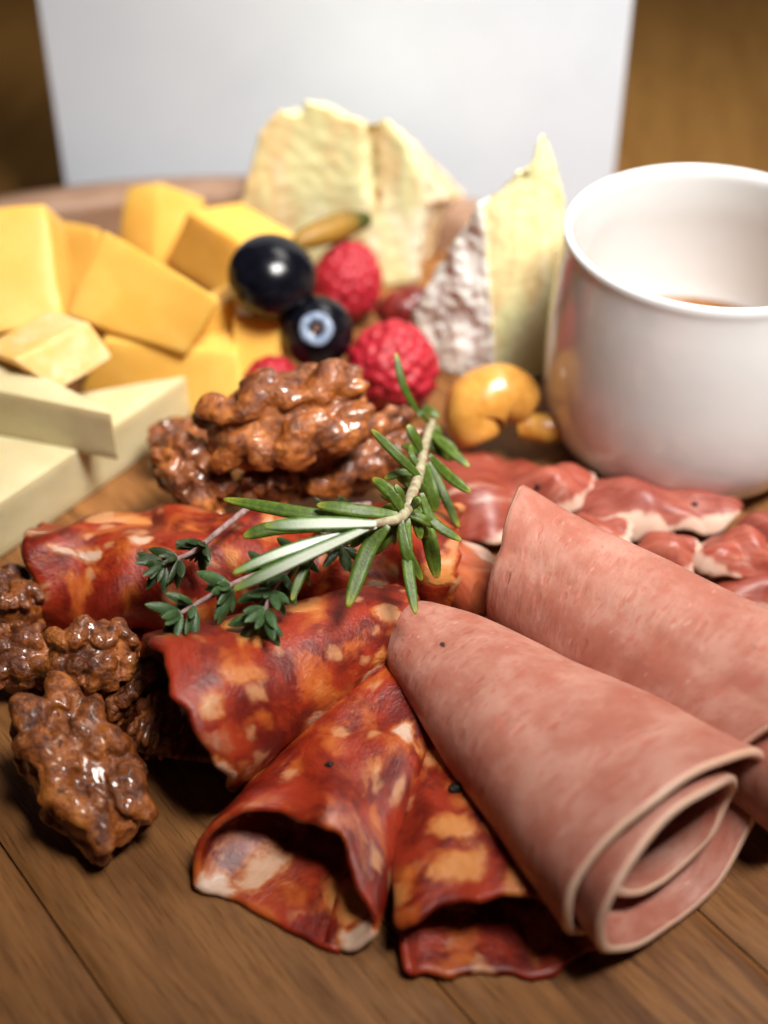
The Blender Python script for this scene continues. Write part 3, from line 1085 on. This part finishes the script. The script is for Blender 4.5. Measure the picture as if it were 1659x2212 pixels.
slice_thing('cured_meat_scrap', 'small crumpled scrap of cured meat between the two ham rolls and the prosciutto', 'cured meat',
            roll_fn(P(965, 1215, .9), P(1085, 1320, .8), .36, .45, -20, 200, sx=1.0, sy=1.1, wob=.22, wf=2.0, seed=29, edge=.06), 30, 30, .16,
            m_prosciutto('scrap_meat', 61, .72, (.30, .05, .02)))

# ------------------------------------------------------------------ prosciutto
PR = [m_prosciutto('prosciutto_a', 5, .92, (.19, .025, .015)), m_prosciutto('prosciutto_b', 15, .86, (.26, .044, .030)), m_prosciutto('prosciutto_c', 25, .80, (.22, .040, .030)),
      m_prosciutto('prosciutto_d', 35, .86, (.25, .044, .030))]
GP = 'prosciutto slices'


def patch(rows, bulge=0.0, wob=.08, wf=1.2, seed=0.0):
    g = np.array([[P(*q) for q in r] for r in rows])

    def cr(p0, p1, p2, p3, t):
        return .5 * ((2 * p1) + (p2 - p0) * t + (2 * p0 - 5 * p1 + 4 * p2 - p3) * t * t + (3 * p1 - p0 - 3 * p2 + p3) * t ** 3)

    def line(pp, u):
        m = len(pp) - 1
        x = min(u * m, m - 1e-6)
        i = int(x)
        return cr(pp[max(i - 1, 0)], pp[i], pp[i + 1], pp[min(i + 2, m)], x - i)

    def f(u, v):
        q = line([line(r, u) for r in g], v)
        q = q + wob * np.array([nz(q, wf, seed), nz(q, wf, seed + 20), nz(q, wf, seed + 40)])
        e = .05 * nz((u * 14, v * 14, seed))
        return q + np.array([e, e * .5, bulge * math.sin(math.pi * u) * math.sin(math.pi * v)])
    return f


def tongue(label, c, a, b, ang, h, fatdir, allround, mat, seed, th=.085, wob=.17):
    """a soft fold of cured ham: a curved, drooping sheet; fat lies along the rim on the fatdir side"""
    ca, sa = math.cos(math.radians(ang)), math.sin(math.radians(ang))
    fd = np.array([math.cos(math.radians(fatdir)), math.sin(math.radians(fatdir))])

    def f(u, v):
        th_ = 2 * math.pi * v
        r = .03 + .97 * u
        e = 1 + .26 * nz((math.cos(th_) * 1.4, math.sin(th_) * 1.4, seed), 1, seed) + .09 * nz((math.cos(th_) * 5, math.sin(th_) * 5, seed), 1, seed)
        x, y = a * r * e * math.cos(th_), b * r * e * math.sin(th_)
        z = h * (.8 - .8 * r ** 3.0) + .16 * h * math.sin(x * 5 / a + y * 3 / b + seed)
        q = np.array([c[0] + x * ca - y * sa, c[1] + x * sa + y * ca, c[2] + z])
        return q + wob * np.array([nz(q, 1.3, seed), nz(q, 1.3, seed + 20), 1.3 * nz(q, 1.5, seed + 40)])
    V, F, uc, un, M = sheet_mesh(f, 26, 80, th, .04)
    uc = V[:, :2] - np.array(c[:2])
    d = (V[:, :2] - np.array(c[:2])) / np.array([a, a])
    dd_ = np.stack([d[:, 0] * ca + d[:, 1] * sa, (-d[:, 0] * sa + d[:, 1] * ca) * a / b], 1)
    w_ = np.array([fd[0] * ca + fd[1] * sa, -fd[0] * sa + fd[1] * ca])
    rr_ = np.hypot(dd_[:, 0], dd_[:, 1])
    side = .5 + .5 * (dd_ @ w_) / (rr_ + 1e-6)
    un = np.stack([un[:, 1], rr_ * (allround + (1 - allround) * side)], 1)
    mesh_object('prosciutto_slice', V, F, mat, uv=uc, uvn=un, label=label, cat='prosciutto', group=GP)


tongue('dark red prosciutto slice under the cashew and rosemary', P(1030, 1070, .35), 1.35, 1.25, -10, .55, -40, .15, PR[0], 3, wob=.14)
tongue('prosciutto lobe with pale fat rim touching the foot of the cup at left', P(1200, 1058, .62), .82, .55, 18, .48, -10, .72, PR[1], 41)
tongue('wide prosciutto fold lying against the front of the cup', P(1395, 1105, .40), 1.62, .66, -4, .66, -80, .25, PR[2], 47, wob=.13)
tongue('small prosciutto fold peeking over the rear ham roll', P(1290, 1160, .55), .62, .40, -10, .42, -60, .6, PR[3], 53)
tongue('rounded prosciutto fold between the wide fold and the right edge', P(1440, 1205, .52), .62, .46, -8, .52, -20, .4, PR[3], 59)
tongue('fatty prosciutto ribbon at the right edge behind the ham', P(1585, 1205, .50), .78, .58, 12, .56, 180, .6, PR[1], 63, wob=.16)
tongue('pinkish prosciutto fold cut by the right edge', P(1700, 1165, .55), .75, .62, 0, .5, -90, .3, PR[2], 67)
tongue('dark prosciutto slice at the right edge beneath the fatty ribbon', P(1660, 1275, .2), 1.0, .6, 10, .3, -90, .2, PR[0], 71)

# ------------------------------------------------------------------ ham rolls
HA = [[m_ham('ham_front', 2.3), None], [m_ham('ham_rear', 9.1), None]]
M_hedge = m_cheese('ham_cut_edge', (.70, .40, .29), (.76, .50, .38), .4, .3)
for h in HA:
    h[1] = M_hedge


def smooth_interp(a, xs, ys, w_=34):
    return float(np.mean([np.interp(a + k * w_ / 4, xs, ys) for k in range(-4, 5)]))


def spiral_front(t):
    a = -48 + 948 * t
    return smooth_interp(a, [-48, 90, 200, 270, 330, 400, 520, 685, 900], [1.0, 1.0, 1.0, .98, .88, .79, .70, .58, .34])


slice_thing('ham_roll', 'front ham slice rolled into a cone with its spiral end facing the viewer', 'ham',
            roll_fn(P(880, 1352, 1.25), P(1498, 1868, 1.46), .40, 1.72, -48, 900, rho=spiral_front, sx=1.10, sy=.78, p=.72, wob=.07, wf=.9, seed=81, edge=.018,
                    s0=lambda t: -.015 + .02 * math.sin(t * 7),
                    s1=lambda t: float(np.interp(-48 + 948 * t, [-48, 60, 200, 270, 330, 420, 600, 685, 900], [.90, .92, .95, .98, .99, .96, .92, .90, .84]))),
            64, 250, .15, HA[0], 'ham rolls')


def spiral_rear(t):
    a = -60 + (420 + 60) * t
    return float(np.interp(a, [-60, 60, 115, 150, 200, 270, 330, 420], [1.0, .98, 1.2, 1.08, .95, .92, .85, .7]))


slice_thing('ham_roll', 'rear ham roll with its pointed cut end beside the prosciutto', 'ham',
            roll_fn(P(1122, 1235, 1.45), P(1760, 1640, 1.55), .98, 1.28, -60, 420, rho=spiral_rear, sx=1.0, sy=1.0, p=1.0, wob=.05, wf=.8, seed=91, edge=.008,
                    s0=lambda t: float(np.interp(-60 + 480 * t, [-60, 0, 60, 122, 170, 420], [.085, .05, .012, -.105, .02, .1])),
                    s1=lambda t: float(np.interp(-60 + 480 * t, [-60, 0, 90, 200, 300, 420], [.80, .84, 1.0, 1.05, 1.05, 1.0]))),
            70, 130, .165, HA[1], 'ham rolls')

# ------------------------------------------------------------------ rosemary
M_ros = m_leaf('rosemary_leaf', (.082, .140, .014), (.28, .29, .03), (.36, .43, .28))
M_rosu = m_leaf('rosemary_leaf_underside', (.075, .155, .02), (.24, .30, .05), (.62, .68, .56), True)
M_stem = m_simple('rosemary_stem', (.26, .18, .11), (.46, .44, .28), 6, .6, .02, 14, .3)


def q_(x, y):
    return 604.8 + x * .2734, 743 + y * .2734


def Q(x, y, z):
    return P(*q_(x, y), z)


ros = thing('rosemary_sprig', 'green rosemary sprig lying across the walnuts and salami', 'rosemary', Q(1010, 1300, 1.9))
stem = [Q(1200, 610, 2.0), Q(1150, 780, 2.3), Q(1120, 920, 2.6), Q(1090, 1060, 2.85), Q(1040, 1190, 3.0), Q(1005, 1310, 3.1), Q(940, 1380, 3.2), Q(840, 1405, 3.3), Q(680, 1435, 3.4)]
V, F, un = tube(stem, lambda t: .072 + .02 * math.sin(math.pi * t) - .012 * t, 10, 1.0, (0, -.6, .8), 8)
mesh_object('stem', V, F, M_stem, parent=ros, uvn=un)
VIEW = np.array([0, -.70, .70])
LEAVES = [  # base, middle, tip (measured), base/tip heights, width, underside shown
    ((1105, 570), (975, 330), (915, 72), 2.3, 3.3, 66, 0), ((1115, 1060), (930, 880), (722, 676), 2.9, 3.5, 74, 0),
    ((1120, 850), (1065, 740), (1008, 640), 2.6, 3.1, 78, 0), ((1180, 880), (1330, 1040), (1505, 1172), 2.6, 2.5, 76, 0),
    ((1140, 940), (1195, 1150), (1228, 1325), 2.6, 2.1, 92, 0), ((1185, 930), (1290, 1180), (1412, 1445), 2.4, 1.7, 80, 0),
    ((1120, 1180), (1210, 1400), (1432, 1552), 2.95, 2.6, 68, 0), ((1085, 1260), (1085, 1400), (1112, 1542), 2.9, 2.6, 82, 0),
    ((1105, 1290), (1185, 1560), (1240, 1850), 2.7, 1.8, 112, 0), ((955, 1390), (1000, 1640), (1122, 1868), 3.2, 2.5, 86, 0),
    ((1010, 1380), (1010, 1750), (1072, 2135), 3.0, 2.4, 84, 0), ((850, 1430), (690, 1640), (535, 2078), 3.3, 2.6, 116, 0),
    ((940, 1410), (830, 1550), (725, 1660), 3.0, 2.5, 78, 0), ((740, 1450), (650, 1520), (558, 1602), 3.2, 2.9, 72, 0),
    ((970, 1330), (880, 1180), (732, 1062), 3.15, 3.5, 88, 0), ((985, 1270), (955, 1190), (912, 1112), 3.1, 3.5, 56, 0),
    ((1080, 1030), (960, 1020), (825, 1062), 2.8, 2.8, 72, 0), ((930, 1350), (600, 1315), (290, 1272), 3.2, 3.4, 108, 0),
    ((760, 1420), (300, 1420), (-130, 1440), 3.45, 3.5, 96, 1), ((700, 1390), (200, 1340), (-447, 1226), 3.1, 3.2, 92, 0),
    ((560, 1440), (0, 1450), (-290, 1520), 3.15, 3.1, 92, 0), ((760, 1440), (100, 1620), (-372, 1812), 3.35, 3.15, 92, 1),
    ((720, 1440), (160, 1690), (-372, 1946), 3.4, 3.1, 104, 1), ((330, 1560), (190, 1770), (92, 2028), 3.1, 2.75, 72, 0),
    ((1180, 690), (1330, 830), (1495, 968), 2.2, 2.1, 72, 0), ((1130, 500), (1190, 530), (1255, 580), 2.1, 2.1, 78, 0),
    ((1150, 720), (1290, 770), (1400, 850), 2.1, 2.0, 70, 0), ((1045, 1295), (1080, 1245), (1112, 1222), 3.1, 3.3, 66, 0),
    ((920, 1410), (905, 1500), (908, 1590), 3.0, 2.7, 40, 0), ((1110, 980), (1040, 880), (1030, 800), 2.7, 2.9, 52, 0),
    ((1000, 1330), (900, 1290), (800, 1300), 2.9, 2.7, 60, 0), ((1190, 640), (1130, 560), (1090, 540), 2.1, 2.3, 50, 0),
]
rs = random.Random(77)
for k in range(16):
    i0 = rs.uniform(0.0, 5.6)
    sx_ = np.interp(i0, range(9), [1200, 1150, 1120, 1090, 1040, 1005, 940, 840, 680])
    sy_ = np.interp(i0, range(9), [610, 780, 920, 1060, 1190, 1310, 1380, 1405, 1435])
    zz = np.interp(i0, range(9), [2.0, 2.3, 2.6, 2.85, 3.0, 3.1, 3.2, 3.3, 3.4])
    an = math.radians(rs.choice([rs.uniform(20, 110), rs.uniform(150, 230)]))
    L_ = rs.uniform(150, 330)
    LEAVES.append(((sx_, sy_), (sx_ + .5 * L_ * math.cos(an) + rs.uniform(-25, 25), sy_ + .5 * L_ * math.sin(an) + rs.uniform(-25, 25)),
                   (sx_ + L_ * math.cos(an), sy_ + L_ * math.sin(an)), zz - .15, zz - rs.uniform(.3, .75), rs.uniform(60, 84), 0))
for i, (b_, m_, t_, zb, zt, wd, und) in enumerate(LEAVES):
    pts = [Q(*b_, zb), Q(*m_, (zb + zt) / 2 + .06), Q(*t_, zt)]
    hw = wd * .2734 / 146 / 2 * 1.16 * random.Random(i + 50).uniform(.9, 1.12)
    rnd = random.Random(i)
    nr = VIEW + np.array([rnd.uniform(-.35, .35), rnd.uniform(-.2, .2), rnd.uniform(-.2, .3)])
    V, F, un = tube(pts, lambda t: hw * (.42 + .58 * math.sin(min(t / .5, 1) * math.pi / 2)) * (1 - .80 * max((t - .55) / .45, 0) ** 2.6), 12, .5, nr, 12)
    # the groove along the upper side
    ww = 13
    for k in range(len(V) // ww):
        cpt = V[k * ww:(k + 1) * ww - 1].mean(axis=0)
        V[k * ww + 6] += (cpt - V[k * ww + 6]) * .55
        for e in (5, 7):
            V[k * ww + e] += (cpt - V[k * ww + e]) * .12
    mesh_object('leaf', V, F, M_rosu if und else M_ros, parent=ros, uvn=un)

# ------------------------------------------------------------------ thyme
M_thy = m_leaf('thyme_leaf', (.034, .058, .020), (.05, .085, .025), (.16, .20, .13))
M_thy2 = m_leaf('thyme_leaf_light', (.055, .110, .038), (.07, .13, .04), (.20, .28, .17))
M_tst = m_simple('thyme_stem', (.20, .11, .10), (.36, .24, .23), 8, .6, .02, 14, .3)


def leaf_mesh(base, d, up, L, wd, curl):
    d = d / np.linalg.norm(d)
    s = np.cross(d, up)
    s /= np.linalg.norm(s) + 1e-9
    n = np.cross(s, d)
    V, F, UV = [], [], []
    nu, nv = 9, 6
    for lay in (1, -1):
        for i in range(nu + 1):
            t = i / nu
            hw = wd * (.18 + 1.0 * math.sin(math.pi * min(t * .97 + .03, 1)) ** .75) * (1 if t < .95 else .6)
            c = base + d * L * t + n * curl * L * (t * t) * -1
            for j in range(nv + 1):
                x = (j / nv - .5) * 2
                p = c + s * hw * x + n * (hw * .38 * (1 - x * x) * lay * .55 - hw * .28 * x * x + hw * .12 * (1 - abs(x)) * (-1 if lay > 0 else 0))
                V.append(p)
                UV.append((t, .5 + x * .18 if lay > 0 else (.95 + x * .04)))
    N = (nu + 1) * (nv + 1)
    for lay in (0, 1):
        for i in range(nu):
            for j in range(nv):
                a = lay * N + i * (nv + 1) + j
                q = (a, a + nv + 1, a + nv + 2, a + 1)
                F.append(q if lay == 0 else q[::-1])
    return np.array(V), F, np.array(UV)


def thyme(label, pts, nodes, seed, mat, size=1.0):
    rr = random.Random(seed)
    root = thing('thyme_sprig', label, 'thyme', pts[0] - np.array([0, 0, .2]), 'thyme sprigs')
    V, F, un = tube(pts, lambda t: .058 * size * (1 - .5 * t), 8, 1.0, (0, -.6, .8), 8)
    mesh_object('stem', V, F, M_tst, parent=root, uvn=un)
    cum = np.array(pts)
    for t, n in [(a_, b_ + 3) for a_, b_ in nodes]:
        x = t * (len(pts) - 1)
        i = min(int(x), len(pts) - 2)
        b = cum[i] + (cum[i + 1] - cum[i]) * (x - i)
        ax = cum[i + 1] - cum[i]
        ax /= np.linalg.norm(ax)
        s = np.cross(ax, [0, 0, 1.0]); s /= np.linalg.norm(s)
        u = np.cross(s, ax)
        ph = rr.uniform(0, 6.28)
        for k in range(n):
            a = ph + 2 * math.pi * k / n + rr.uniform(-.3, .3)
            side = math.cos(a) * s + math.sin(a) * u
            d = side * rr.uniform(.75, 1.05) + ax * rr.uniform(.35, 1.0) + np.array([0, -.12, -.08])
            L = size * rr.uniform(.22, .46)
            V, F, un = leaf_mesh(b + side * .03, d, VIEW * .8 + side * .4 + np.array([rr.uniform(-.4, .4), 0, rr.uniform(-.3, .3)]), L, L * rr.uniform(.115, .16), rr.uniform(.0, .45))
            mesh_object('leaf', V, F, mat, parent=root, uvn=un)


thyme('dark thyme sprig reaching left from under the walnuts', [P(535, 1098, 2.15), P(470, 1150, 2.2), P(420, 1190, 2.2), P(375, 1210, 2.2), P(345, 1222, 2.15)],
      [(.42, 7), (.40, 5), (.70, 6), (.92, 9), (1.0, 6)], 4, M_thy, 1.0)
thyme('thyme sprig below the rosemary with its leafy tip pointing lower left', [P(700, 1175, 2.7), P(600, 1225, 2.65), P(520, 1255, 2.6), P(450, 1290, 2.55), P(390, 1325, 2.5)],
      [(.30, 5), (.58, 7), (.62, 5), (.88, 7), (1.0, 9)], 9, M_thy2, 1.15)
thyme('short thyme sprig hanging over the salami cone', [P(655, 1170, 2.7), P(625, 1225, 2.75), P(590, 1270, 2.7), P(570, 1330, 2.55)],
      [(.15, 7), (.45, 6), (.70, 7), (.92, 7), (1.0, 6)], 15, M_thy2, 1.1)
thyme('dark thyme sprig half hidden behind the rosemary stem', [P(800, 1090, 1.7), P(730, 1100, 1.8), P(690, 1140, 2.1), P(740, 1180, 2.2)],
      [(.2, 6), (.45, 7), (.7, 6), (1.0, 8)], 21, M_thy, 1.0)

# ------------------------------------------------------------------ cracked pepper lying on the meat
M_pep = m_simple('black_pepper', (.008, .005, .004), (.03, .018, .012), 20, .6, .02, 30, .4)
bpy.context.view_layer.update()
dg = bpy.context.evaluated_depsgraph_get()
for k, (px, py, r, lab) in enumerate([
        (985, 1705, .085, 'black peppercorn piece on the flat folded salami beside the front ham roll'),
        (1162, 1050, .05, 'black pepper crumb on the prosciutto lobe left of the cup'),
        (1500, 1090, .05, 'black pepper crumb on the wide prosciutto fold before the cup'),
        (712, 1652, .05, 'dark pepper crumb on the front salami cone')]):
    d = Vector(_ray(px, py)).normalized()
    ok, loc, nrm, fi, ob, mx = sc.ray_cast(dg, Vector(CAM) * U, d)
    if not ok:
        continue
    c = np.array(loc) / U + np.array(nrm) * r * .25
    V, F = sphere(3)
    W = np.array([q * (1 + .45 * nz(q, 1.6, k * 3.1)) for q in V]) * r * np.array([1.1, .9, .8])
    mesh_object('pepper_crumb', W + c, F, M_pep, label=lab, cat='pepper', group='cracked pepper on the meat')
